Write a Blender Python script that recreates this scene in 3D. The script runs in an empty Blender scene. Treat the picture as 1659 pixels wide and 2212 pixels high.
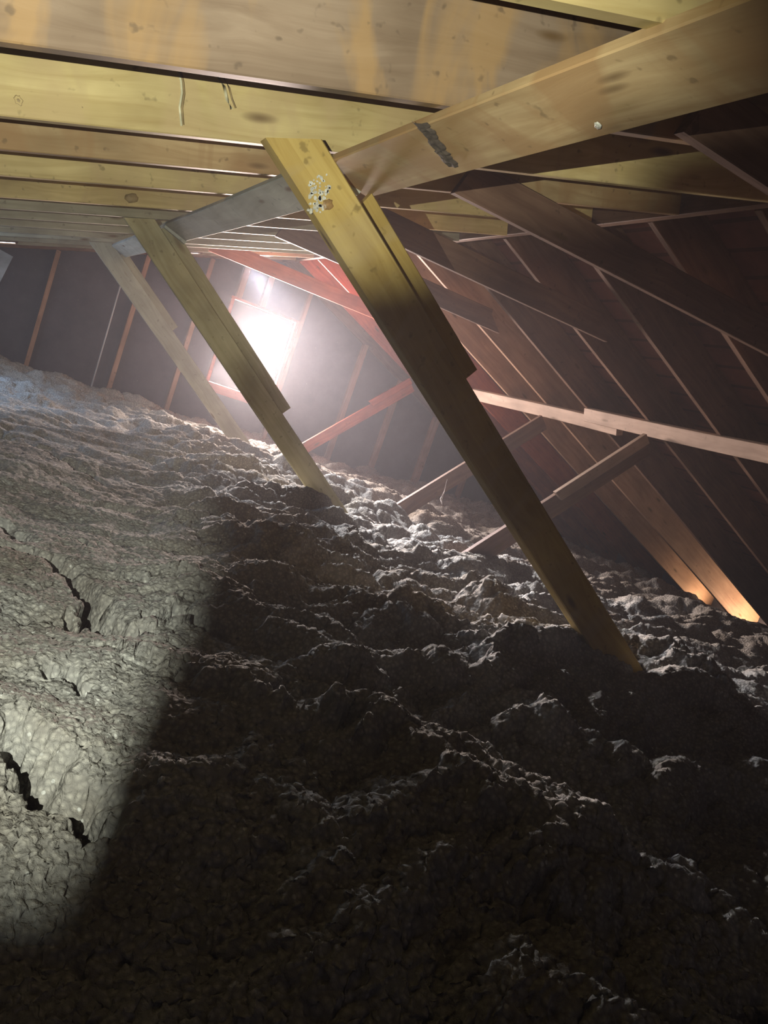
import bpy, math, random
import numpy as np
from mathutils import Vector, Matrix
PI = math.pi
sc = bpy.context.scene
COL = sc.collection
CZ = 1.10                                  # camera height over the attic floor
def W(x, y, z): return Vector((x, y, z + CZ))   # heights below are measured from the eye level

# ------------------------------------------------------------------ camera
ROLL, PITCH, YAW, FPX = 19.4627, -6.9996, 26.1706, 1707.62
ry, rp, rr = map(math.radians, (YAW, PITCH, ROLL))
fw = Vector((math.sin(ry)*math.cos(rp), math.cos(ry)*math.cos(rp), math.sin(rp)))
rt = Vector((math.cos(ry), -math.sin(ry), 0)); up = rt.cross(fw)
RX = rt*math.cos(rr) + up*math.sin(rr); UY = -rt*math.sin(rr) + up*math.cos(rr)
cd = bpy.data.cameras.new('camera'); cam = bpy.data.objects.new('camera', cd); COL.objects.link(cam)
M = Matrix.Identity(4)
for i in range(3): M[i][0], M[i][1], M[i][2], M[i][3] = RX[i], UY[i], -fw[i], W(0, 0, 0)[i]
cam.matrix_world = M
cd.sensor_fit = 'VERTICAL'; cd.sensor_height = 24; cd.lens = FPX*24/2212; cd.clip_start = 0.02
sc.camera = cam

# ------------------------------------------------------------------ exposure, world
sc.view_settings.view_transform = 'Standard'; sc.view_settings.look = 'None'
sc.view_settings.gamma = 1; sc.view_settings.use_curve_mapping = False
sc.view_settings.exposure = 0.0
wd = bpy.data.worlds.new('sky'); sc.world = wd; wd.use_nodes = True
bg = wd.node_tree.nodes['Background']; bg.inputs[0].default_value = (1, .97, .96, 1); bg.inputs[1].default_value = 4.0
# thin dust hangs in the attic air
wv = wd.node_tree.nodes.new('ShaderNodeVolumeScatter'); wv.inputs['Density'].default_value = .0062; wv.inputs['Anisotropy'].default_value = .6
wv.inputs['Color'].default_value = (.90, .92, 1, 1)
wd.node_tree.links.new(wv.outputs[0], wd.node_tree.nodes['World Output'].inputs['Volume'])
sc.cycles.max_bounces = 6; sc.cycles.diffuse_bounces = 1; sc.cycles.volume_bounces = 0
sc.cycles.use_denoising = True

# ------------------------------------------------------------------ lights of the place
def area(name, loc, aim, sx, sy, power, col, spread=180):
    l = bpy.data.lights.new(name, 'AREA'); l.shape = 'RECTANGLE'; l.size = sx; l.size_y = sy
    l.energy = power; l.color = col; l.spread = math.radians(spread)
    o = bpy.data.objects.new(name, l); COL.objects.link(o); o.location = loc
    o.rotation_euler = (aim - loc).to_track_quat('-Z', 'Y').to_euler(); return o
YW = 9.15
# daylight through the gable opening, through the soffit gap on the right and the roof vents
area('gable_daylight', W(2.212, YW+.06, .12), W(2.212, 0, -.10), .745, .95, 240, (1, .80, .73), 92)
area('soffit_daylight', W(7.08, 5.15, -.88), W(6.0, 6.0, -.40), .3, .05, 24, (1, .72, .50))
area('soffit_daylight', W(7.08, 5.90, -.88), W(6.0, 6.5, -.40), .2, .05, 8, (1, .70, .46))
area('vent_light', W(-1.2, 6.8, .0), W(.1, 6.2, -.8), .5, .3, 22, (.50, .68, 1))
area('roof_vent_light', W(1.72, 8.1, .93), W(2.5, 3.4, -.75), .22, .30, 48, (.93, .92, 1), 44)
# torch in the photographer's hand, just above the lens
TORCH = W(0, 0, 0) + RX*-.30 + UY*.080
def ray(px, py): return (fw + RX*((px-829.5)/FPX) - UY*((py-1106)/FPX))
tl = bpy.data.lights.new('torch_light', 'SPOT'); tl.energy = 195; tl.color = (.97, 1, .87)
tl.spot_size = math.radians(90); tl.spot_blend = .6; tl.shadow_soft_size = .0013
to = bpy.data.objects.new('torch_light', tl); COL.objects.link(to); to.location = TORCH
to.rotation_euler = ray(640, 720).to_track_quat('-Z', 'Y').to_euler()

# ------------------------------------------------------------------ helpers
def tag(o, label=None, cat=None, group=None, kind=None):
    if label: o['label'] = label
    if cat: o['category'] = cat
    if group: o['group'] = group
    if kind: o['kind'] = kind
    return o
def mesh_obj(name, verts, faces, mat, parent=None, smooth=False):
    me = bpy.data.meshes.new(name); me.from_pydata([tuple(v) for v in verts], [], faces); me.update()
    if smooth:
        for p in me.polygons: p.use_smooth = True
    o = bpy.data.objects.new(name, me); COL.objects.link(o)
    if mat: me.materials.append(mat)
    if parent is not None: o.parent = parent
    return o
def empty(name, loc):
    o = bpy.data.objects.new(name, None); COL.objects.link(o); o.location = loc; o.empty_display_size = .1; return o
def box(name, a, b, mat, parent=None):
    (x0, y0, z0), (x1, y1, z1) = a, b
    c = Vector(((x0+x1)/2, (y0+y1)/2, (z0+z1)/2))
    v = [Vector(p)-c for p in ((x0,y0,z0),(x1,y0,z0),(x1,y1,z0),(x0,y1,z0),(x0,y0,z1),(x1,y0,z1),(x1,y1,z1),(x0,y1,z1))]
    f = [(0,3,2,1),(4,5,6,7),(0,1,5,4),(1,2,6,5),(2,3,7,6),(3,0,4,7)]
    o = mesh_obj(name, v, f, mat); o.location = c
    if parent is not None: o.parent = parent; o.location = c - parent.location
    return o
def plank(name, p0, p1, wdir, w, t, mat, parent=None, skew0=0, skew1=0, warp=.003, seed=0, bev=.003, rough=0.0):
    """a sawn board from p0 to p1; p0/p1 lie on the middle of one long edge line,
    w runs from there along wdir, t is centred across. Local X is the grain."""
    p0 = Vector(p0); p1 = Vector(p1); L = (p1-p0).length; ex = (p1-p0)/L
    ey = Vector(wdir); ey = (ey - ex*ey.dot(ex)).normalized(); ez = ex.cross(ey)
    rnd = random.Random(seed*7919+13)
    n = max(6, int(L/.12)); ph = [rnd.uniform(0, 6.28) for _ in range(6)]
    sec = [(bev, -t/2), (w-bev, -t/2), (w, -t/2+bev), (w, t/2-bev), (w-bev, t/2), (bev, t/2), (0, t/2-bev), (0, -t/2+bev)]
    V = []; F = []
    for i in range(n+1):
        s = L*i/n
        dz = warp*math.sin(s*1.3+ph[0]) + warp*.5*math.sin(s*3.1+ph[1]); dy = warp*.6*math.sin(s*1.9+ph[2])
        for k, (a, c) in enumerate(sec):
            x = s
            if i == 0: x += skew0*a
            if i == n: x += skew1*a
            r = rough*(rnd.random()-.5) if rough else 0
            V.append((x, a+dy+r, c+dz+r))
    for i in range(n):
        for k in range(8):
            a = i*8+k; b = i*8+(k+1) % 8
            F.append((a, a+8, b+8, b))
    F.append(tuple(range(8))); F.append(tuple(reversed(range(n*8, n*8+8))))
    o = mesh_obj(name, V, F, mat)
    mw = Matrix.Identity(4)
    for i in range(3): mw[i][0], mw[i][1], mw[i][2], mw[i][3] = ex[i], ey[i], ez[i], p0[i]
    if parent is not None:
        o.parent = parent; mw = Matrix.Translation(-parent.location) @ mw
    o.matrix_local = mw if parent is not None else mw
    return o
def tube(name, pts, r, mat, parent=None, seg=6, base=None):
    base = Vector(base) if base is not None else Vector(pts[0])
    V = []; F = []; pts = [Vector(p) for p in pts]
    for i, p in enumerate(pts):
        d = (pts[min(i+1, len(pts)-1)] - pts[max(i-1, 0)]).normalized()
        a = d.orthogonal().normalized(); b = d.cross(a); rad = r[i] if isinstance(r, (list, tuple)) else r
        for k in range(seg):
            th = 2*PI*k/seg; V.append(p + (a*math.cos(th)+b*math.sin(th))*rad - base)
    for i in range(len(pts)-1):
        for k in range(seg):
            F.append((i*seg+k, i*seg+(k+1) % seg, (i+1)*seg+(k+1) % seg, (i+1)*seg+k))
    F.append(tuple(reversed(range(seg)))); F.append(tuple(range((len(pts)-1)*seg, len(pts)*seg)))
    o = mesh_obj(name, V, F, mat, smooth=True); o.location = base
    if parent is not None: o.parent = parent; o.location = base - parent.location
    return o

# ------------------------------------------------------------------ materials
class NT:
    def __init__(s, name):
        s.m = bpy.data.materials.new(name); s.m.use_nodes = True; s.t = s.m.node_tree
        s.b = s.t.nodes['Principled BSDF']
    def n(s, ty, **kw):
        n = s.t.nodes.new(ty)
        for k, v in kw.items():
            if k in n.inputs: n.inputs[k].default_value = v
            else: setattr(n, k, v)
        return n
    def l(s, a, b): s.t.links.new(a, b)
def ramp(nt, fac, stops):
    r = nt.n('ShaderNodeValToRGB'); e = r.color_ramp.elements
    while len(e) < len(stops): e.new(.5)
    for el, (p, c) in zip(e, stops): el.position = p; el.color = (*c, 1)
    nt.l(fac, r.inputs[0]); return r.outputs[0]
def mixc(nt, fac, a, b, mode='MIX'):
    m = nt.n('ShaderNodeMix', data_type='RGBA', blend_type=mode)
    for sock, v in ((m.inputs[0], fac), (m.inputs[6], a), (m.inputs[7], b)):
        if isinstance(v, (int, float)): sock.default_value = v
        elif isinstance(v, tuple): sock.default_value = (*v, 1)
        else: nt.l(v, sock)
    return m.outputs[2]
def wood(name, light, dark, knot=(.13, .075, .03), knots=1.0, stain=None, stain_amt=.5, rough=.65):
    nt = NT(name); tc = nt.n('ShaderNodeTexCoord'); oi = nt.n('ShaderNodeObjectInfo')
    sh = nt.n('ShaderNodeVectorMath', operation='MULTIPLY_ADD')
    cx = nt.n('ShaderNodeCombineXYZ')
    mu = nt.n('ShaderNodeMath', operation='MULTIPLY'); mu.inputs[1].default_value = 37.
    nt.l(oi.outputs['Random'], mu.inputs[0])
    for k in range(3): nt.l(mu.outputs[0], cx.inputs[k])
    nt.l(tc.outputs['Object'], sh.inputs[0]); sh.inputs[1].default_value = (1, 1, 1); nt.l(cx.outputs[0], sh.inputs[2])
    P = sh.outputs[0]
    def mp(scale):
        m = nt.n('ShaderNodeMapping'); m.inputs['Scale'].default_value = scale; nt.l(P, m.inputs['Vector']); return m.outputs[0]
    # knots: sparse cells stretched along the grain
    vk = nt.n('ShaderNodeTexVoronoi', Scale=1.0); nt.l(mp((2.6, 9, 9)), vk.inputs['Vector'])
    kd = vk.outputs['Distance']
    # grain bends round the knots
    gn = nt.n('ShaderNodeTexNoise', Scale=1.0, Detail=5.0, Roughness=.6, Distortion=.6)
    gm = nt.n('ShaderNodeVectorMath', operation='ADD'); nt.l(mp((1.1, 34, 34)), gm.inputs[0])
    kk = nt.n('ShaderNodeMath', operation='MULTIPLY'); kk.inputs[1].default_value = -1.6; nt.l(kd, kk.inputs[0])
    kc = nt.n('ShaderNodeCombineXYZ'); nt.l(kk.outputs[0], kc.inputs[1]); nt.l(kk.outputs[0], kc.inputs[2]); nt.l(kc.outputs[0], gm.inputs[1])
    nt.l(gm.outputs[0], gn.inputs['Vector'])
    g = ramp(nt, gn.outputs['Fac'], [(.30, dark), (.68, light)])
    # broad tone changes along the board
    bn = nt.n('ShaderNodeTexNoise', Scale=1.0, Detail=3.0); nt.l(mp((3.2, 5, 5)), bn.inputs['Vector'])
    br = ramp(nt, bn.outputs['Fac'], [(.3, (.68, .64, .58)), (.7, (1.12, 1.1, 1.05))])
    c = mixc(nt, 1.0, g, br, 'MULTIPLY')
    if stain:
        sn = nt.n('ShaderNodeTexNoise', Scale=1.0, Detail=4.0, Distortion=1.2); nt.l(mp((5, 2.2, 2.2)), sn.inputs['Vector'])
        sr = ramp(nt, sn.outputs['Fac'], [(.48, (0, 0, 0)), (.62, (stain_amt,)*3)])
        c = mixc(nt, sr, c, stain)
    kr = ramp(nt, kd, [(.05*knots, (.9, .9, .9)), (.13*knots+.001, (0, 0, 0))])
    c = mixc(nt, kr, c, knot)
    # small dirt specks
    dn = nt.n('ShaderNodeTexNoise', Scale=1.0, Detail=2.0); nt.l(mp((30, 30, 30)), dn.inputs['Vector'])
    dr = ramp(nt, dn.outputs['Fac'], [(.66, (0, 0, 0)), (.74, (.55, .55, .55))])
    c = mixc(nt, dr, c, (dark[0]*.4, dark[1]*.4, dark[2]*.4))
    nt.l(c, nt.b.inputs['Base Color']); nt.b.inputs['Roughness'].default_value = rough
    nt.b.inputs['Specular IOR Level'].default_value = .25
    bp = nt.n('ShaderNodeBump', Strength=.35, Distance=.002); nt.l(gn.outputs['Fac'], bp.inputs['Height']); nt.l(bp.outputs[0], nt.b.inputs['Normal'])
    return nt.m
M_YEL = wood('yellow_pine', (.66, .54, .26), (.50, .38, .16), knots=1.25, stain=(.50, .36, .18), stain_amt=.5)
M_YEL2 = wood('golden_pine', (.52, .38, .12), (.40, .27, .07), stain=(.42, .33, .2), stain_amt=.35)
M_TAN = wood('tan_pine', (.50, .37, .20), (.36, .24, .115), stain=(.33, .19, .08), stain_amt=.7)
M_GREY = wood('cool_lit_pine', (.52, .54, .48), (.40, .41, .36), stain=(.45, .45, .40), stain_amt=.4)  # pine greyed to carry the cooler light over the farther purlin lengths
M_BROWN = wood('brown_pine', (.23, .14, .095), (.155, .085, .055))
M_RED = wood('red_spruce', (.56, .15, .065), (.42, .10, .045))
M_PALEW = wood('pale_spruce', (.46, .30, .20), (.34, .20, .13))
M_OLIVE = wood('olive_pine', (.52, .49, .32), (.40, .36, .21), knots=1.6)
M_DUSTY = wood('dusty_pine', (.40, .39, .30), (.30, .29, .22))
M_STUD = wood('stud_pine', (.42, .26, .19), (.30, .17, .12))

M_TOP = wood('stained_brown_pine', (.30, .225, .16), (.22, .155, .105), stain=(.40, .24, .09), stain_amt=.55)
def deck_mat():
    nt = NT('roof_boards'); tc = nt.n('ShaderNodeTexCoord')
    m = nt.n('ShaderNodeMapping'); m.inputs['Scale'].default_value = (1.2, 1.2, 1.2); nt.l(tc.outputs['Object'], m.inputs['Vector'])
    w = nt.n('ShaderNodeTexNoise', Scale=3.0, Detail=6.0, Roughness=.65); nt.l(m.outputs[0], w.inputs['Vector'])
    c = ramp(nt, w.outputs['Fac'], [(.3, (.10, .036, .022)), (.7, (.22, .08, .05))])
    bk = nt.n('ShaderNodeTexBrick', Scale=1.0); bk.inputs['Mortar Size'].default_value = .012; bk.inputs['Row Height'].default_value = .16; bk.inputs['Brick Width'].default_value = 2.2
    sp = nt.n('ShaderNodeSeparateXYZ'); cb = nt.n('ShaderNodeCombineXYZ'); nt.l(tc.outputs['Object'], sp.inputs[0])
    nt.l(sp.outputs[1], cb.inputs[0]); nt.l(sp.outputs[0], cb.inputs[1]); nt.l(cb.outputs[0], bk.inputs['Vector'])
    bk.inputs['Color1'].default_value = (1, 1, 1, 1); bk.inputs['Color2'].default_value = (.8, .8, .8, 1); bk.inputs['Mortar'].default_value = (.45, .45, .45, 1)
    c = mixc(nt, 1.0, c, bk.outputs[0], 'MULTIPLY')
    nt.l(c, nt.b.inputs['Base Color']); nt.b.inputs['Roughness'].default_value = .8; return nt.m
M_DECK = deck_mat()
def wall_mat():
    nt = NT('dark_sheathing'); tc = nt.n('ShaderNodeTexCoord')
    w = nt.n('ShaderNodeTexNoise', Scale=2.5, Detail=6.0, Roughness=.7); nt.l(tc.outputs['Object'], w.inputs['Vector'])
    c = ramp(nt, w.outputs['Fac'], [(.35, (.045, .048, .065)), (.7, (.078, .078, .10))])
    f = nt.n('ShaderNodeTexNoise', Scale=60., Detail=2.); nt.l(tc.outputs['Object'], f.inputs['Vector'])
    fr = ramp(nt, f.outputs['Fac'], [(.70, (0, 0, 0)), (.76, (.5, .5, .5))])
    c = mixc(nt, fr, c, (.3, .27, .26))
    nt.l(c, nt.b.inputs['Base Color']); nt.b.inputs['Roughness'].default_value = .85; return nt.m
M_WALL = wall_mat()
def plain(name, col, rough=.7, metal=0, noise=0):
    nt = NT(name)
    if noise:
        tc = nt.n('ShaderNodeTexCoord'); w = nt.n('ShaderNodeTexNoise', Scale=noise, Detail=4.); nt.l(tc.outputs['Object'], w.inputs['Vector'])
        c = ramp(nt, w.outputs['Fac'], [(.35, tuple(k*.6 for k in col)), (.65, col)]); nt.l(c, nt.b.inputs['Base Color'])
    else: nt.b.inputs['Base Color'].default_value = (*col, 1)
    nt.b.inputs['Roughness'].default_value = rough; nt.b.inputs['Metallic'].default_value = metal; return nt.m
M_FLOOR = plain('ceiling_board', (.3, .28, .25), .9, 0, 4)
M_PLASTER = plain('pale_resin', (.72, .70, .58), .6, 0, 60)
M_KNOT = plain('knot_wood', (.38, .22, .07), .5, 0, 90)
M_BARK = plain('bark_scar', (.10, .075, .055), .95, 0, 90)
M_WEB = plain('cobweb', (.6, .55, .52), .9)
M_BLACK = plain('black_rubber', (.01, .01, .01), .9)
M_CABLE = plain('pale_cable', (.5, .52, .55), .4)
M_PALE = plain('lit_board_blue', (.42, .5, .6), .7, 0, 6)  # pale blue puts the light on this board into its colour
M_MESH = plain('vent_mesh', (.75, .7, .65), .5)
M_NAIL = plain('nail_steel', (.7, .7, .68), .35, 1)
def insul_mat():
    nt = NT('loose_fill_insulation'); tc = nt.n('ShaderNodeTexCoord'); P = tc.outputs['Object']
    a = nt.n('ShaderNodeTexNoise', Scale=1.6, Detail=5., Roughness=.6); nt.l(P, a.inputs['Vector'])
    c = ramp(nt, a.outputs['Fac'], [(.35, (.36, .33, .28)), (.62, (.54, .54, .51))])
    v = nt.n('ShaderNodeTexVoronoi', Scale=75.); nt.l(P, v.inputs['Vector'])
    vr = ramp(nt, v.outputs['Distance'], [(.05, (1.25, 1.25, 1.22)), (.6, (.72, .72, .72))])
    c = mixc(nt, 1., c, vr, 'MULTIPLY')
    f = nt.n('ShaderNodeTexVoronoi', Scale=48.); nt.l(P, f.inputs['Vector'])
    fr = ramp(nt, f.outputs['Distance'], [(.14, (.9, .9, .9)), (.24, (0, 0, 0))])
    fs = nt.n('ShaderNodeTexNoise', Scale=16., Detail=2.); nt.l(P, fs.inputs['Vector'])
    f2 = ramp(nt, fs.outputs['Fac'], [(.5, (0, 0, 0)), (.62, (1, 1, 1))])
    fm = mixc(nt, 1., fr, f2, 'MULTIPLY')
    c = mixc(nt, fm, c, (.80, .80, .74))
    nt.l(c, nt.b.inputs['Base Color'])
    nt.b.inputs['Roughness'].default_value = 1.; nt.b.inputs['Specular IOR Level'].default_value = .04
    n2 = nt.n('ShaderNodeTexNoise', Scale=140., Detail=4., Roughness=.7); nt.l(P, n2.inputs['Vector'])
    ad = nt.n('ShaderNodeMath', operation='SUBTRACT'); nt.l(n2.outputs['Fac'], ad.inputs[0]); nt.l(v.outputs['Distance'], ad.inputs[1])
    bp = nt.n('ShaderNodeBump', Strength=.8, Distance=.007); nt.l(ad.outputs[0], bp.inputs['Height']); nt.l(bp.outputs[0], nt.b.inputs['Normal'])
    return nt.m
M_INS = insul_mat()

# ------------------------------------------------------------------ roof geometry
TL, TR = .3394, .4288                        # slopes of the two sides
XR, ZR = 2.23, 1.18                          # ridge line, underside of the rafters
def zl(x): return .4224 + TL*x
def zr(x): return ZR - TR*(x-XR)
XL0, XR1 = -3.9, 7.25
RD = .24
def tag_s(o): return tag(o, kind='structure')
# floor and low eave walls
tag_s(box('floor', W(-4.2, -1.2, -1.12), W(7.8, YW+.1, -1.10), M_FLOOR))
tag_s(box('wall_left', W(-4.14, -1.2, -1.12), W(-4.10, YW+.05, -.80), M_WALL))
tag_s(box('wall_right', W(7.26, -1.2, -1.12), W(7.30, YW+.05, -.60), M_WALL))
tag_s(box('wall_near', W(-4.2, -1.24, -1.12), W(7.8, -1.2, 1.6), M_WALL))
# decks, as slabs above the rafters; the left one has three small vent openings
def deck(name, sgn, x0, x1, y0, y1, zf, holes=()):
    th = .02; xs = sorted({x0, x1, *[h[0] for h in holes], *[h[1] for h in holes]})
    ys = sorted({y0, y1, *[h[2] for h in holes], *[h[3] for h in holes]})
    nrm = math.cos(math.atan(TL if sgn > 0 else TR)); up0 = RD/nrm
    V = []; F = []; idx = {}
    for k in (0, 1):
        for i, x in enumerate(xs):
            for j, y in enumerate(ys):
                idx[(i, j, k)] = len(V); V.append(W(x, y, zf(x)+up0+k*th))
    solid = lambda i, j: 0 <= i < len(xs)-1 and 0 <= j < len(ys)-1 and not any(
        h[0]-1e-6 <= xs[i] and xs[i+1] <= h[1]+1e-6 and h[2]-1e-6 <= ys[j] and ys[j+1] <= h[3]+1e-6 for h in holes)
    for i in range(len(xs)-1):
        for j in range(len(ys)-1):
            if not solid(i, j): continue
            q = lambda a, b, k: idx[(a, b, k)]
            F.append((q(i,j,0), q(i,j+1,0), q(i+1,j+1,0), q(i+1,j,0)))
            F.append((q(i,j,1), q(i+1,j,1), q(i+1,j+1,1), q(i,j+1,1)))
            if not solid(i-1, j): F.append((q(i,j,0), q(i,j,1), q(i,j+1,1), q(i,j+1,0)))
            if not solid(i+1, j): F.append((q(i+1,j,0), q(i+1,j+1,0), q(i+1,j+1,1), q(i+1,j,1)))
            if not solid(i, j-1): F.append((q(i,j,0), q(i+1,j,0), q(i+1,j,1), q(i,j,1)))
            if not solid(i, j+1): F.append((q(i,j+1,0), q(i,j+1,1), q(i+1,j+1,1), q(i+1,j+1,0)))
    return tag_s(mesh_obj(name, V, F, M_DECK))
deck('ceiling_left', 1, XL0-.2, XR-.0, -1.2, YW+.05, zl)
deck('ceiling_right', -1, XR+.0, XR1+.05, -1.2, YW+.05, zr)
# gable wall with the opening cut out
WX0, WX1, WZ0, WZ1 = 1.84, 2.585, -.36, .60
def gable():
    top = lambda x: (zl(x) if x < XR else zr(x)) + .25
    xs = [-4.1, WX0, WX1-.0, 7.2]
    y0, y1 = YW, YW+.03; o = []
    def prism(poly):
        n = len(poly); b = len(V)
        for y in (y0, y1):
            for x, z in poly: V.append(W(x, y, z))
        F.append(tuple(b+i for i in range(n))); F.append(tuple(b+n+i for i in reversed(range(n))))
        for i in range(n): F.append((b+i, b+n+i, b+n+(i+1) % n, b+(i+1) % n))
    V = []; F = []
    prism([(-4.1, -1.1), (WX0, -1.1), (WX0, top(WX0)), (-4.1, top(-4.1))])
    prism([(WX0, -1.1), (WX1, -1.1), (WX1, WZ0), (WX0, WZ0)])
    prism([(WX0, WZ1), (WX1, WZ1), (WX1, top(WX1)), (XR, top(XR)), (WX0, top(WX0))])
    prism([(WX1, -1.1), (7.2, -1.1), (7.2, max(-1.0, top(7.2))), (WX1, top(WX1))])
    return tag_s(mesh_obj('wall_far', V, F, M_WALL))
gable()
# window_1: louvre opening frame
wf = empty('window_1', W((WX0+WX1)/2, YW, WZ0)); tag_s(wf)
M_FR = M_RED
for a, b in (((WX0-.04, YW-.10, WZ0-.10), (WX1+.04, YW+.03, WZ0)), ((WX0-.04, YW-.05, WZ1), (WX1+.04, YW+.03, WZ1+.03)),
             ((WX0-.035, YW-.05, WZ0), (WX0, YW+.03, WZ1)), ((WX1, YW-.06, WZ0), (WX1+.035, YW+.03, WZ1))):
    box('window_frame', W(*a), W(*b), M_FR, wf)
# perforated flashing strip along its right side
V = []; F = []
x0s, x1s = WX1-.075, WX1-.01; nz = 12; yy = YW+.02
for k in range(nz):
    za = WZ0+(WZ1-WZ0)*(k+.28)/nz; zb = WZ0+(WZ1-WZ0)*(k+.72)/nz
    for xa, xb in ((x1s-.014, x1s-.006),):
        b = len(V); V += [W(xa, yy, za), W(xb, yy, za), W(xb, yy+.004, zb), W(xa, yy+.004, zb)]; F.append((b, b+1, b+2, b+3))
    if 3 < k < 10:
        cz_ = (za+zb)/2; b = len(V)
        for q in range(8): V.append(W(x0s+.01+.010*math.cos(q*PI/4), yy, cz_+.012*math.sin(q*PI/4)))
        F.append(tuple(range(b, b+8)))
for i in range(len(V)): V[i] = V[i] - wf.location
fl = mesh_obj('perforated_strip', V, F, plain('strip_tabs', (.3, .27, .25), .8), wf); 
md = fl.modifiers.new('s', 'SOLIDIFY'); md.thickness = .003

# ------------------------------------------------------------------ rafters
ORD = ['first', 'second', 'third', 'fourth', 'fifth', 'sixth', 'seventh', 'eighth', 'ninth', 'tenth', 'eleventh', 'twelfth', 'thirteenth', 'fourteenth', 'fifteenth']
LY = [.42, 1.03, 1.63, 2.27, 2.79, 3.40, 4.19, 4.78, 5.37, 6.02, 6.76, 7.22, 7.90, 8.52]
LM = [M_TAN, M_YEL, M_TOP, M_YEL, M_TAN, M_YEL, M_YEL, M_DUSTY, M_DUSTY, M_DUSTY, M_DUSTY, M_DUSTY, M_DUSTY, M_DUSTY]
LD = ['close overhead and mostly out of frame', 'a dark sliver in the top right of the view', 'brown stained face at the very top of the view',
      'wide yellow face with small knots', 'tan face with two dark resin streaks', 'yellow face with a curved streak', 'narrow yellow face with a round scar',
      'tan strip', 'narrow yellow strip', 'thin dusty strip', 'thin pale strip', 'thin pale strip', 'thin strip crossing a bright roof vent', 'dim strip nearest the gable wall']
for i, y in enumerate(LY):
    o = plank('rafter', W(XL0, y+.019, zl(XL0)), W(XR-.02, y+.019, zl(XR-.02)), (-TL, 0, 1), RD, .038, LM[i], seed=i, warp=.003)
    if i == 3: RAF = o
    if i == 6: RAF2 = o
    tag(o, f'left-slope rafter, {ORD[i]} from the camera, {LD[i]}', 'rafter', 'rafters of the left roof slope')
RYS = [.6, 1.2, 1.8, 2.4, 3.0, 3.61, 4.26, 4.96, 5.58, 6.20, 7.02, 7.86, 8.50]
for i, y in enumerate(RYS):
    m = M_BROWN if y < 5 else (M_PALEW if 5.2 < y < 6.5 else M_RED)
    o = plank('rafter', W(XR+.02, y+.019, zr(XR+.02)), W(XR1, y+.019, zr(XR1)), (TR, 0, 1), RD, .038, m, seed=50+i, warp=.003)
    d = 'lit orange at its foot by the soffit' if i in (8, 9) else ('reddish, near the gable wall' if y > 7 else 'dark brown, running down to the right eave')
    tag(o, f'right-slope rafter, {ORD[i]} from the camera, {d}', 'rafter', 'rafters of the right roof slope')
# gable end rafters against the far wall
o = plank('gable_rafter', W(XL0, YW-.03, zl(XL0)-.0), W(XR, YW-.03, zl(XR)-.0), (-TL, 0, 1), RD, .038, M_BROWN, seed=80)
tag(o, 'end rafter fixed flat to the gable wall above the studs, left slope', 'rafter')
o = plank('gable_rafter', W(XR+.02, YW-.03, zr(XR)-.0), W(7.0, YW-.03, zr(7.0)-.0), (TR, 0, 1), RD, .038, M_BROWN, seed=81)
tag(o, 'end rafter fixed flat to the gable wall above the studs, right slope', 'rafter')
o = plank('ridge_board', W(XR, -1, ZR-.005), W(XR, YW-.01, ZR-.005), (0, 0, 1), .29, .032, M_BROWN, seed=82)
tag(o, 'ridge board running along the peak of the roof between the two slopes', 'ridge board')

# small daylight vents between the far left rafters
nt = NT('vent_daylight'); nt.b.inputs['Emission Color'].default_value = (.93, .96, 1, 1); nt.b.inputs['Emission Strength'].default_value = 5
M_LITE = nt.m
for x0, x1, y0, y1, lb in ((-.72, -.36, 8.25, 8.50, 'bright slit of a roof vent at the left edge of the view'), (1.62, 1.83, 7.96, 8.24, 'bright roof vent above the gable opening, under the far rafters'),
                           (1.06, 1.22, 8.28, 8.48, 'half-hidden roof vent beside the end of the purlin')):
    zc = zl((x0+x1)/2)+.012; e = empty('roof_vent', W((x0+x1)/2, (y0+y1)/2, zc)); tag(e, lb, 'roof vent', 'roof vents')
    def quad(xa, xb, ya, yb, up_, th_, nm, mt):
        V = [W(x, y, zl(x)+up_+k) - e.location for k in (0, th_) for x, y in ((xa, ya), (xb, ya), (xb, yb), (xa, yb))]
        return mesh_obj(nm, V, [(0,3,2,1),(4,5,6,7),(0,1,5,4),(1,2,6,5),(2,3,7,6),(3,0,4,7)], mt, e)
    quad(x0, x1, y0, y1, .012, .004, 'pane', M_LITE)
    for a_ in ((x0-.012, x1+.012, y0-.012, y0), (x0-.012, x1+.012, y1, y1+.012), (x0-.012, x0, y0, y1), (x1, x1+.012, y0, y1)):
        quad(*a_, .004, .20, 'frame', M_BROWN)

# ------------------------------------------------------------------ collar ties
ZT = .82
TIES = [(1.585, 1.17, 3.12, M_BROWN, 'dim collar tie nearest the camera, high in the right of the view'),
        (2.765, 1.19, 3.10, M_BROWN, 'grey-edged collar tie beyond the big front strut, second from camera'),
        (3.99, 1.19, 2.98, M_BROWN, 'dark collar tie over the middle of the right slope, third from camera'),
        (5.32, 1.20, 3.02, M_BROWN, 'collar tie with an orange lit edge, second from the gable wall'),
        (7.62, 1.18, 3.05, M_RED, 'broad collar tie with a bright lower edge, nearest the gable window')]
for i, (y, x0, x1, m, lb) in enumerate(TIES):
    o = plank('collar_tie', W(x0, y, ZT), W(x1, y, ZT), (0, 0, 1), .14, .038, m, seed=100+i, skew0=1/TL*.12, skew1=-1/TR*.5)
    tag(o, lb, 'collar tie', 'collar ties')

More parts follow.
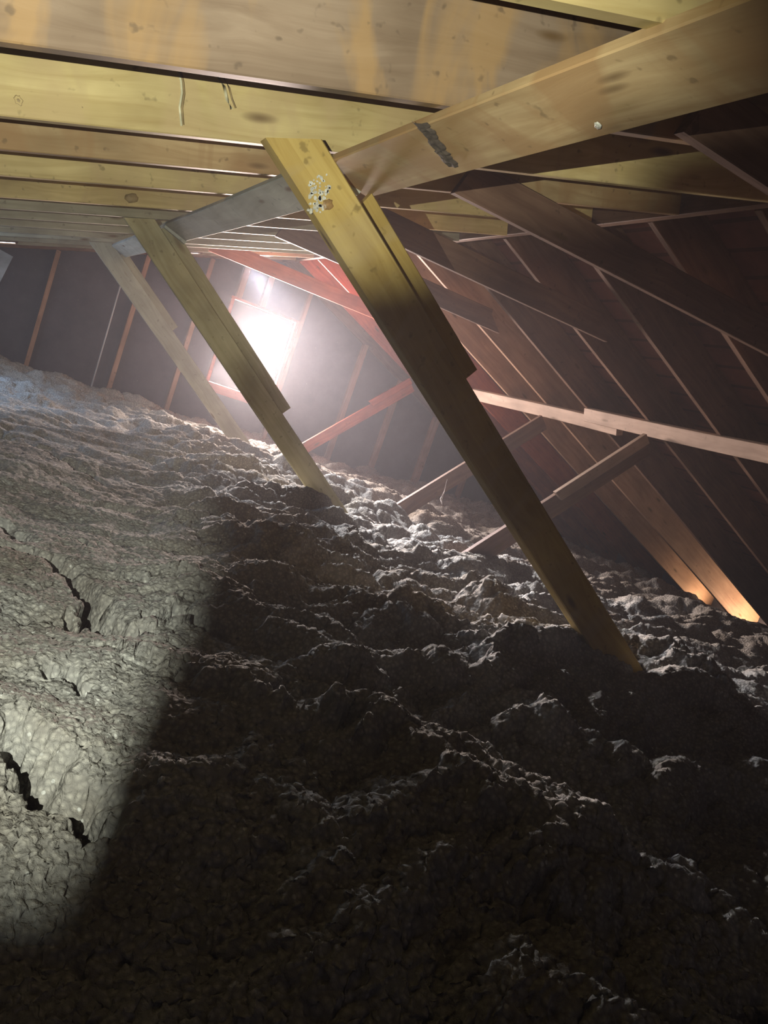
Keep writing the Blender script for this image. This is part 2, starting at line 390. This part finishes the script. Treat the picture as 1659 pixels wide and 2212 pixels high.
# ------------------------------------------------------------------ purlins
pu = empty('purlin', W(.7, 1.5, .55)); tag(pu, 'long pale purlin under the left rafters, running from top right towards the gable', 'purlin', 'purlins')
def flat(name, u0, u1, th, w, t, mat, seed, parent, **k):
    a = math.radians(th); wd_ = (math.cos(a), 0, -math.sin(a)); nd = Vector((math.sin(a), 0, math.cos(a)))*t/2
    return plank(name, W(*u0)+nd, W(*u1)+nd, wd_, w, t, mat, parent, seed=seed, **k)
p1 = flat('plank', (.735, .0, .672), (.575, 2.31, .579), 4, .178, .024, M_TAN, 120, pu, warp=.002)
tag(p1, 'tan near length with a dark scar')
p2 = flat('plank', (.576, 2.30, .592), (.470, 4.95, .556), 16, .142, .026, M_GREY, 121, pu, warp=.002)
tag(p2, 'grey middle length')
p3 = flat('plank', (.475, 4.80, .545), (.36, 7.60, .520), 18, .142, .03, M_GREY, 122, pu, warp=.002)
tag(p3, 'grey far length')
# right purlin, two lapped lengths
pr = empty('purlin', W(3.8, 5, .45)); tag(pr, 'pale purlin of two lapped lengths under the right rafters, with a bright end', 'purlin', 'purlins')
def sq(u0, u1, mat, seed, sk0=0):
    return plank('plank', W(*u0), W(*u1), (-.35, 0, .94), .10, .06, mat, pr, seed=seed, warp=.006, skew0=sk0)
M_PP = wood('pale_pine', (.46, .34, .26), (.34, .24, .18))
sq((3.80, 6.78, .375), (3.86, 4.62, .385), M_PP, 130, .5)
sq((3.80, 4.95, .425), (3.74, 1.0, .450), M_PP, 131)

# ------------------------------------------------------------------ struts under the left purlin
def strut(y, tl, ang, sbase, label, mat, scab, w=.14, seed=0, skew=.65, t=.038):
    """tl: top-left corner (x,z) of the main board, ang its fall, scab: (s0,s1,offset) of the doubling board"""
    a = math.radians(ang); d = Vector((math.cos(a), 0, -math.sin(a))); n = Vector((math.sin(a), 0, math.cos(a)))
    P0 = W(tl[0], y, tl[1]); P1 = P0 + d*sbase
    e = empty('strut', P1); tag(e, label, 'strut', 'struts under the left purlin')
    plank('main_board', P0+Vector((0, t/2, 0)), P1+Vector((0, t/2, 0)), n, w, t, mat, e, seed=seed, skew0=skew, warp=.003, bev=.004)
    if scab:
        s0, s1, off, sw = scab
        plank('doubling_board', P0+d*s0+n*off+Vector((0, t+.019, 0)), P0+d*s1+n*off+Vector((0, t+.019, 0)), n, sw, .038, mat, e, seed=seed+1, skew0=-.15, skew1=.0, warp=.003)
    return e, P0, d, n
s1, S1P, S1d, S1n = strut(2.20, (.393, .560), 34.0, 2.75, 'largest strut, nearest the camera, yellow at the top and in shadow below', M_YEL2, (.30, .91, .072, .132), .130, 140, t=.066)
s2, _, _, _ = strut(4.80, (.262, .511), 37.5, 2.55, 'middle strut with a notched doubling board, crossing before the bright gable opening', M_OLIVE, (.16, 1.42, .08, .13), .14, 150)
s3, _, _, _ = strut(7.30, (.20, .49), 37.6, 2.5, 'farthest and thinnest strut of the left purlin, left of the gable opening', M_DUSTY, (.22, .95, .09, .12), .15, 160)
# knots and resin on the front strut
def disc(name, c, nrm, r, h, mat, parent, seed=0, sq_=1.0):
    rnd = random.Random(seed); nrm = Vector(nrm).normalized(); a = nrm.orthogonal().normalized(); b = nrm.cross(a)
    V = []; F = []; n = 18
    jit = [1+rnd.uniform(-.18, .18) for _ in range(n)]
    for (rr_, hh) in ((1, 0), (.9, h), (.5, h*.7), (0.2, h*1.1)):
        for k in range(n):
            th = 2*PI*k/n; V.append((a*math.cos(th)*r*rr_*jit[k] + b*math.sin(th)*r*sq_*rr_*jit[k]) + nrm*hh)
    for i in range(3):
        for k in range(n): F.append((i*n+k, i*n+(k+1) % n, (i+1)*n+(k+1) % n, (i+1)*n+k))
    F.append(tuple(range(3*n, 4*n)))
    o = mesh_obj(name, V, F, mat, smooth=True); o.location = Vector(c) - (parent.location if parent else Vector())
    if parent: o.parent = parent
    return o
def onray(px, py, y):
    r = ray(px, py); return W(0, 0, 0) + r*(y/r.y)
disc('knot', onray(708, 442, 2.198), (0, -1, 0), .017, .004, M_KNOT, s1, 1, .9)
# splattered resin: a fractal blob patch
def splat(c, parent, R, seed, name='resin_patch', mat=None):
    rnd = random.Random(seed); V = []; F = []
    for _ in range(60):
        a = rnd.uniform(0, 6.28); d = R*rnd.random()**.7
        cx_, cz_ = d*math.cos(a)*.7, d*math.sin(a)*1.25; rr_ = rnd.uniform(.003, .009)
        b = len(V); n = 7
        for (q, h) in ((1, 0), (.6, .004)):
            for k in range(n):
                th = 2*PI*k/n; j = 1+rnd.uniform(-.35, .35)
                V.append(Vector((cx_+rr_*q*j*math.cos(th), -h, cz_+rr_*q*j*math.sin(th))))
        for k in range(n): F.append((b+k, b+(k+1) % n, b+n+(k+1) % n, b+n+k))
        F.append(tuple(range(b+n, b+2*n)))
    o = mesh_obj(name, V, F, mat or M_PLASTER, parent); o.location = Vector(c)-parent.location; return o
splat(onray(688, 420, 2.199), s1, .046, 3); 
def attach(o, parent): o.parent = parent; o.matrix_parent_inverse = parent.matrix_basis.inverted()
M_PITCH = plain('pale_pitch', (.78, .72, .46), .4, 0, 30); M_PITCHD = plain('dark_pitch', (.34, .24, .10), .6, 0, 30)
for pts_, r_, m_ in (([(384, 148), (391, 175), (393, 200), (388, 232), (392, 272)], .0035, M_PITCH), ([(389, 148), (396, 178), (398, 203), (393, 234), (396, 270)], .003, M_PITCHD),
                     ([(470, 165), (484, 188), (490, 215), (500, 236)], .0045, M_PITCH), ([(482, 166), (495, 190), (501, 214), (509, 234)], .003, M_PITCHD)):
    o = tube('pitch_streak', [onray(a_, b_, 2.268) for a_, b_ in pts_], r_, m_, seg=6); attach(o, RAF)
for a_, b_, r_ in ((215, 165, .007), (235, 150, .006), (272, 155, .006), (315, 170, .005), (40, 217, .010), (178, 232, .007), (250, 225, .011), (298, 238, .006), (350, 245, .008), (608, 247, .005), (765, 300, .010)):
    o = disc('knot', onray(a_, b_, 2.2695), (0, -1, 0), r_, .0012, M_PITCHD, None, int(a_), 1.3); attach(o, RAF)
o = disc('knot', onray(284, 428, 4.188), (0, -1, 0), .030, .012, M_PITCHD, None, 4, .8); attach(o, RAF2)
# bark scar across the near purlin length
V = []; F = []; rnd = random.Random(5)
scar = [(905, 262), (925, 285), (945, 315), (960, 335), (978, 358)]
def on_plank(px, py):
    # the underside plane of the near purlin length
    a = math.radians(4); n = Vector((math.sin(a), 0, math.cos(a))); p0 = W(.735, 0, .672); p1_ = W(.575, 2.31, .579)
    dd = (p1_-p0).normalized(); wv = Vector((math.cos(a), 0, -math.sin(a))); wv = (wv-dd*wv.dot(dd)).normalized(); n = wv.cross(dd).normalized()
    if n.z > 0: n = -n
    r = ray(px, py); c = W(0, 0, 0); return c + r*((p0-c).dot(n)/r.dot(n)), n
pts = []
for (x, y) in scar:
    q, n_ = on_plank(x, y); pts.append(q)
dirv = (pts[-1]-pts[0]).normalized(); sidev = dirv.cross(n_).normalized()
K = 22
for i in range(K+1):
    f = i/K*(len(pts)-1); j = min(int(f), len(pts)-2); q = pts[j].lerp(pts[j+1], f-j)
    wv_ = .019*(.75+.5*rnd.random()); h = .0035
    for s, hh in ((-1, .0), (-.45, 1.2), (.1, .6+rnd.random()), (.6, 1.3), (1, 0)):
        V.append(q + sidev*wv_*s + n_*(h*hh))
for i in range(K):
    for k in range(4): F.append((i*5+k, i*5+k+1, (i+1)*5+k+1, (i+1)*5+k))
for i in range(len(V)): V[i] = V[i]-pu.location
q_, nq_ = on_plank(1292, 270); disc('resin_spot', q_, nq_, .011, .003, M_PLASTER, pu, 9, .6)
o = mesh_obj('bark_scar', V, F, M_BARK, pu); tag(o, 'dark rough scar')

# ------------------------------------------------------------------ struts under the right purlin (lean the other way)
def rstrut(y, base, top, w, label, mat, scab=None, seed=0):
    P0 = W(base[0], y, base[1]); P1 = W(top[0], y, top[1]); d = (P1-P0).normalized(); n = Vector((d.z, 0, -d.x))
    e = empty('strut', P0); tag(e, label, 'strut', 'struts under the right purlin')
    plank('main_board', P0-d*.25, P1, n, w, .038, mat, e, seed=seed, warp=.003)
    if scab:
        L = (P1-P0).length; s0, s1_, off, dy, sw, m2 = scab
        plank('doubling_board', P0+d*L*s0+n*off+Vector((0, dy, 0)), P0+d*L*s1_+n*off+Vector((0, dy, 0)), n, sw, .038, m2, e, seed=seed+1, skew0=.3)
    return e
rstrut(4.22, (2.62, -.77), (3.72, .40), .14, 'nearest strut of the right purlin, with a pale doubling board on its upper half', M_BROWN, (.52, 1.0, -.035, -.0385, .075, M_PP), 170)
rstrut(5.50, (2.70, -.75), (3.76, .38), .13, 'middle strut of the right purlin, thin lit upper edge', M_BROWN, None, 180)
rstrut(8.18, (2.80, -.65), (3.78, .385), .12, 'farthest strut of the right purlin, orange, below the bright gable opening', M_RED, (.62, 1.0, -.05, -.0385, .07, M_RED), 190)

# ------------------------------------------------------------------ gable studs
def ztop(x): return (zl(x) if x < XR else zr(x)) - .0
STX = [(-1.5, .05), (-.7, .05), (-.02, .045), (.815, .05), (1.455, .05), (2.62, .045), (3.46, .06), (4.06, .06), (4.70, .08), (5.4, .05)]
for i, (x, w) in enumerate(STX):
    o = plank('stud', W(x, YW-.045, -1.08), W(x, YW-.045, ztop(x)), (1, 0, 0), w, .085, M_STUD, seed=200+i, warp=.002)
    lab = ['far left, outside the lit part of the gable wall', 'left of the pale blue board', 'alone on the dark blue-grey bay at the left edge', 'between the pale cable and the farthest strut',
           'just left of the bright opening, crossing behind the middle strut', 'touching the right side of the bright opening', 'reddish, first free stud right of the opening',
           'reddish, below the orange right strut', 'wide and dim, third right of the opening', 'darkest, behind the front strut'][i]
    tag(o, 'gable wall stud, ' + lab, 'stud', 'gable wall studs')
for x, lab in ((1.83, 'short stud above the left corner of the bright opening'), (2.12, 'short wide stud above the middle of the bright opening')):
    o = plank('stud', W(x, YW-.045, WZ1+.03), W(x, YW-.045, ztop(x)), (1, 0, 0), .07, .085, M_STUD, seed=220, warp=.001)
    tag(o, lab, 'stud', 'gable wall studs')
# cable and board coloured pale as if lit, on the gable wall
o = tube('cable', [W(.665, YW-.10, -1.0), W(.66, YW-.10, -.4), W(.655, YW-.10, .1), W(.65, YW-.10, .6)], .009, M_CABLE)
tag(o, 'thin pale vertical cable on the dark gable wall, left of the farthest strut', 'cable')
o = plank('lit_board', W(-.46, YW-.06, -.25), W(-.38, YW-.06, .20), (-1, 0, 0), .13, .02, M_PALE, seed=230)
tag(o, 'board under the left roof vent, its pale blue standing in for light', 'board')

# ------------------------------------------------------------------ insulation
def h2(ix, iy, s):
    v = np.sin(ix*127.1 + iy*311.7 + s*74.7)*43758.5453
    return v - np.floor(v)
def noise(x, y, s=0):
    ix = np.floor(x); iy = np.floor(y); fx = x-ix; fy = y-iy
    u = fx*fx*fx*(fx*(fx*6-15)+10); v = fy*fy*fy*(fy*(fy*6-15)+10)
    def g(a, b):
        th = h2(ix+a, iy+b, s)*6.2831853
        return np.cos(th)*(fx-a) + np.sin(th)*(fy-b)
    return ((g(0,0)*(1-u)+g(1,0)*u)*(1-v) + (g(0,1)*(1-u)+g(1,1)*u)*v)*1.5
def cells(x, y, s=0):
    ix = np.floor(x); iy = np.floor(y); best = np.full(x.shape, 9.)
    for a in (-1, 0, 1):
        for b in (-1, 0, 1):
            cx_ = ix+a+h2(ix+a, iy+b, s+3)*.9+.05; cy_ = iy+b+h2(ix+a, iy+b, s+9)*.9+.05
            best = np.minimum(best, (cx_-x)**2+(cy_-y)**2)
    return np.sqrt(best)
def seg_dist(x, y, pts):
    best = np.full(x.shape, 9.); side = np.zeros(x.shape)
    for (x0, y0), (x1, y1) in zip(pts[:-1], pts[1:]):
        dx, dy = x1-x0, y1-y0; L2 = dx*dx+dy*dy
        t = np.clip(((x-x0)*dx+(y-y0)*dy)/L2, 0, 1); px, py = x0+t*dx-x, y0+t*dy-y
        d = np.hypot(px, py); sd = np.sign(dx*(y-y0)-dy*(x-x0)); m = d < best; best = np.where(m, d, best); side = np.where(m, sd, side)
    return best, side
def gpt(px, py, z=-.72):
    r = ray(px, py); t = z/r.z; return (r.x*t, r.y*t)
# cracks seen in the torch-lit crust and lips (raised crests) across the middle
CRACKS = [([(0, 1170), (60, 1185), (120, 1205), (165, 1250), (208, 1300), (215, 1335), (262, 1372), (290, 1370)], .022, .055),
          ([(200, 1078), (260, 1080), (300, 1090), (370, 1110), (440, 1132)], .020, .05),
          ([(0, 1660), (35, 1690), (70, 1700), (80, 1740), (130, 1770), (190, 1820)], .026, .06),
          ([(0, 1105), (40, 1125), (50, 1150)], .02, .05),
          ([(95, 1130), (150, 1150), (190, 1175)], .008, .025), ([(300, 1215), (345, 1235), (400, 1260), (440, 1280)], .009, .03),
          ([(330, 1355), (380, 1350), (420, 1375), (470, 1400)], .013, .05),
          ([(100, 1450), (150, 1460), (185, 1490)], .010, .04), ([(150, 1325), (155, 1350), (190, 1345)], .007, .03),
          ([(0, 905), (25, 925), (60, 935), (100, 950)], .025, .05), ([(100, 960), (150, 985), (190, 1005), (230, 1030)], .022, .04),
          ([(150, 1035), (185, 1055)], .015, .04), ([(250, 960), (330, 985), (420, 1030)], .02, .03)]
LIPS = [([(440, 1330), (520, 1340), (600, 1380), (660, 1440), (730, 1470)], .045, .16), ([(860, 1180), (930, 1230), (1000, 1250)], .04, .2),
        ([(620, 1010), (700, 1050), (800, 1100)], .05, .3), ([(1150, 1620), (1260, 1640), (1330, 1690)], .04, .12),
        ([(560, 1195), (600, 1215), (660, 1195), (720, 1195), (755, 1172)], .05, .22),
        ([(430, 1120), (500, 1160), (560, 1180)], .03, .15),
        ([(430, 1235), (500, 1250), (580, 1275), (680, 1300), (800, 1335), (900, 1400), (1000, 1440)], .05, .22),
        ([(370, 1395), (440, 1420), (500, 1470), (560, 1500), (600, 1480), (680, 1480), (740, 1555)], .045, .14),
        ([(790, 1590), (860, 1620), (930, 1670), (960, 1720), (1030, 1760), (1080, 1810), (1150, 1880)], .035, .12),
        ([(960, 1240), (1010, 1290), (1050, 1350), (1060, 1380)], .05, .2),
        ([(1080, 1470), (1180, 1460), (1300, 1440), (1460, 1530)], .05, .2),
        ([(1000, 1540), (1100, 1560), (1200, 1600), (1330, 1600)], .04, .16),
        ([(560, 1060), (650, 1090), (760, 1120)], .05, .3), ([(480, 1000), (560, 1020), (620, 1010)], .05, .3)]
def bumps(x, y, s):
    d = cells(x, y, s); return np.sqrt(np.clip(1-(d/.80)**2, 0, 1))
def height(x, y):
    n1 = noise(x*2.3, y*2.3, 11); n2 = noise(x*8, y*8, 12); n3 = noise(x*2.3, y*2.3, 13); n4 = noise(x*8, y*8, 14)
    wx = x + .09*n1 + .025*n2; wy = y + .09*n3 + .025*n4
    z = -.835 - .018*np.clip(y-3, 0, 9) + 0*x
    z += .12*np.exp(-((x-2.35)**2+(y-2.15)**2)/.35) + .05*np.exp(-((x-1.6)**2/1.2+(y-6.6)**2/1.0))
    soft = 1/(1+np.exp((x-.66-.12*noise(x*2, y*2, 30)-.10*np.clip(y-2, 0, 6))*9))/(1+np.exp((y-7.)*2))     # flat crust on the left
    r_ = 1-.80*soft
    # long mounds lying across the attic, round on top, creased between
    z += r_*(.13*np.abs(noise(wx*1.35, wy*2.3, 2)) + .09*np.abs(noise(wx*3.6, wy*5.2, 3))) + .03*noise(wx*1.1, wy*1.1, 1)
    z += soft*.022*noise(wx*4, wy*4, 8)
    # cauliflower lumps of falling size
    z += r_*.040*bumps(wx*9, wy*9, 4) + (.15+.85*r_)*.026*bumps(wx*21, wy*21, 5) + (.40+.60*r_)*.015*bumps(x*46, y*46, 6) + .006*bumps(x*100, y*100, 7)
    z += .004*noise(x*150, y*150, 9)
    jx, jy = .022*noise(x*14, y*14, 40)+.008*noise(x*45, y*45, 42), .022*noise(x*14, y*14, 41)+.008*noise(x*45, y*45, 43)
    z -= .15*np.exp(-(np.hypot(x, y)/1.12)**5)
    for pts, wdt, dep in CRACKS:
        P = [gpt(*p, -.87 if p[1] > 1600 else -.79) for p in pts]; d, s = seg_dist(x+jx, y+jy, P)
        z -= dep*2.2*np.exp(-(d/(wdt*1.7))**4)
    for pts, hgt, wdt in LIPS:
        P = [gpt(*p) for p in pts]; d, s = seg_dist(x+2*jx, y+2*jy, P)
        # long gentle back on the window side, steep face on the camera side
        far = np.exp(-(d/wdt)**2); near = np.exp(-(d/.035)**2)
        z += hgt*np.where(s > 0, far, near)
    return z
def insulation():
    cx0, cy0 = 0., 0.
    na, nr = 1250, 980
    az = np.radians(np.linspace(-62, 112, na)); rr_ = np.exp(np.linspace(math.log(.30), math.log(11.5), nr))
    A, R = np.meshgrid(az, rr_); x = cx0+R*np.sin(A); y = cy0+R*np.cos(A)
    x = np.clip(x, -3.95, 7.22); y = np.clip(y, -1.1, YW-.005)
    z = height(x, y)
    jx = .010*noise(x*40, y*40, 21)+.006*noise(x*90, y*90, 22); jy = .010*noise(x*40, y*40, 23)+.006*noise(x*90, y*90, 24)
    edge = (x > -3.9) & (x < 7.15) & (y > -1) & (y < YW-.05)
    x = np.where(edge, x+jx, x); y = np.where(edge, y+jy, y)
    # drops towards the right eave
    z = z + .05*np.exp(-((x-5.2)/.7)**2) - .045*np.clip(x-5.4, 0, 3)**1.5
    z = np.where(x > 0, np.minimum(z, zr(x)+.02), np.minimum(z, zl(x)+.02))
    co = np.stack([x, y, z+CZ], -1).reshape(-1, 3).astype(np.float32)
    i = np.arange(nr-1)[:, None]*na + np.arange(na-1)[None, :]
    q = np.stack([i, i+na, i+na+1, i+1], -1).reshape(-1, 4)[:, ::-1].astype(np.int32)
    me = bpy.data.meshes.new('insulation'); me.vertices.add(len(co)); me.vertices.foreach_set('co', co.ravel())
    me.loops.add(q.size); me.loops.foreach_set('vertex_index', q.ravel())
    me.polygons.add(len(q)); me.polygons.foreach_set('loop_start', np.arange(0, q.size, 4, dtype=np.int32))
    me.polygons.foreach_set('loop_total', np.full(len(q), 4, np.int32)); me.update(calc_edges=True)
    me.polygons.foreach_set('use_smooth', np.ones(len(q), bool))
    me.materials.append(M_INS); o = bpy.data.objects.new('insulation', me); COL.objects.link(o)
    tag(o, 'grey-brown lumpy loose-fill insulation covering the whole attic floor', 'insulation', kind='stuff')
insulation()

# ------------------------------------------------------------------ cobwebs
def web(pts, r, lab):
    P = [onray(*p) for p in pts]
    o = tube('cobweb_strand', P, r, M_WEB, seg=5); tag(o, lab, 'cobweb')
web([(966, 1035, 4.6), (960, 1062, 4.6), (953, 1078, 4.6), (955, 1090, 4.6)], [.001, .003, .008, .002], 'small dusty cobweb strand dangling between two right struts')

# ------------------------------------------------------------------ hand torch beside the lens; unseen plates added to block its beam
th = empty('hand_torch', TORCH - fw*.05); tag(th, 'small black hand torch beside the camera with added beam-blocking plates', 'torch')
D = .030
FL = 'floor'
edge = [(1720, 185, 1.0), (1400, 300, 1.9), (1370, 465, 2.8), (1100, 500, 4.0), (905, 592, 2.2), (745, 615, 2.2), (520, 800, 4.8), (462, 900, 7.), (448, 1010, FL), (447, 1240, FL), (385, 1370, FL),
        (310, 1510, FL), (240, 1690, FL), (160, 1880, FL), (70, 2040, FL), (-60, 2160, FL), (-350, 2330, FL), (-900, 2600, FL)]
def edge_dir(px, py, where):
    r = ray(px, py); t = ((-.86 if py > 1600 else -.79)/r.z) if where == FL else where/r.y
    v = W(0, 0, 0) + r*t - TORCH; return v/v.dot(fw)
dirs = [edge_dir(*e) for e in edge] + [ray(-1500, 6500), ray(4800, 6500)]
dirs.append(dirs[0] + RX*2.2 - UY*.1)
poly = dirs
V = []
for k in (0, 1):
    for dd in dirs: V.append(TORCH + dd*(D+.0012*k) - th.location)
n = len(poly)
F = [tuple(range(n)), tuple(reversed(range(n, 2*n)))] + [(i, n+i, n+(i+1) % n, (i+1) % n) for i in range(n)]
mesh_obj('beam_blocker', V, F, M_BLACK, th)  # added plate, outlined so its shadow falls over the lower right
for q in ([(-3500, -3500), (5500, -3500), (5500, -330), (-3500, -330)], [(-3500, -330), (-40, -330), (-40, 6500), (-3500, 6500)]):  # two more added plates stop the beam above and to the left
    V = [TORCH + ray(*p)*(D+.0012*k) - th.location for k in (0, 1) for p in q]
    mesh_obj('beam_blocker', V, [(0,1,2,3),(7,6,5,4),(0,4,5,1),(1,5,6,2),(2,6,7,3),(3,7,4,0)], M_BLACK, th)
tb = tube('torch_body', [TORCH-fw*.012, TORCH-fw*.02, TORCH-fw*.05, TORCH-fw*.11], [.012, .014, .011, .011], M_BLACK, th, seg=16)
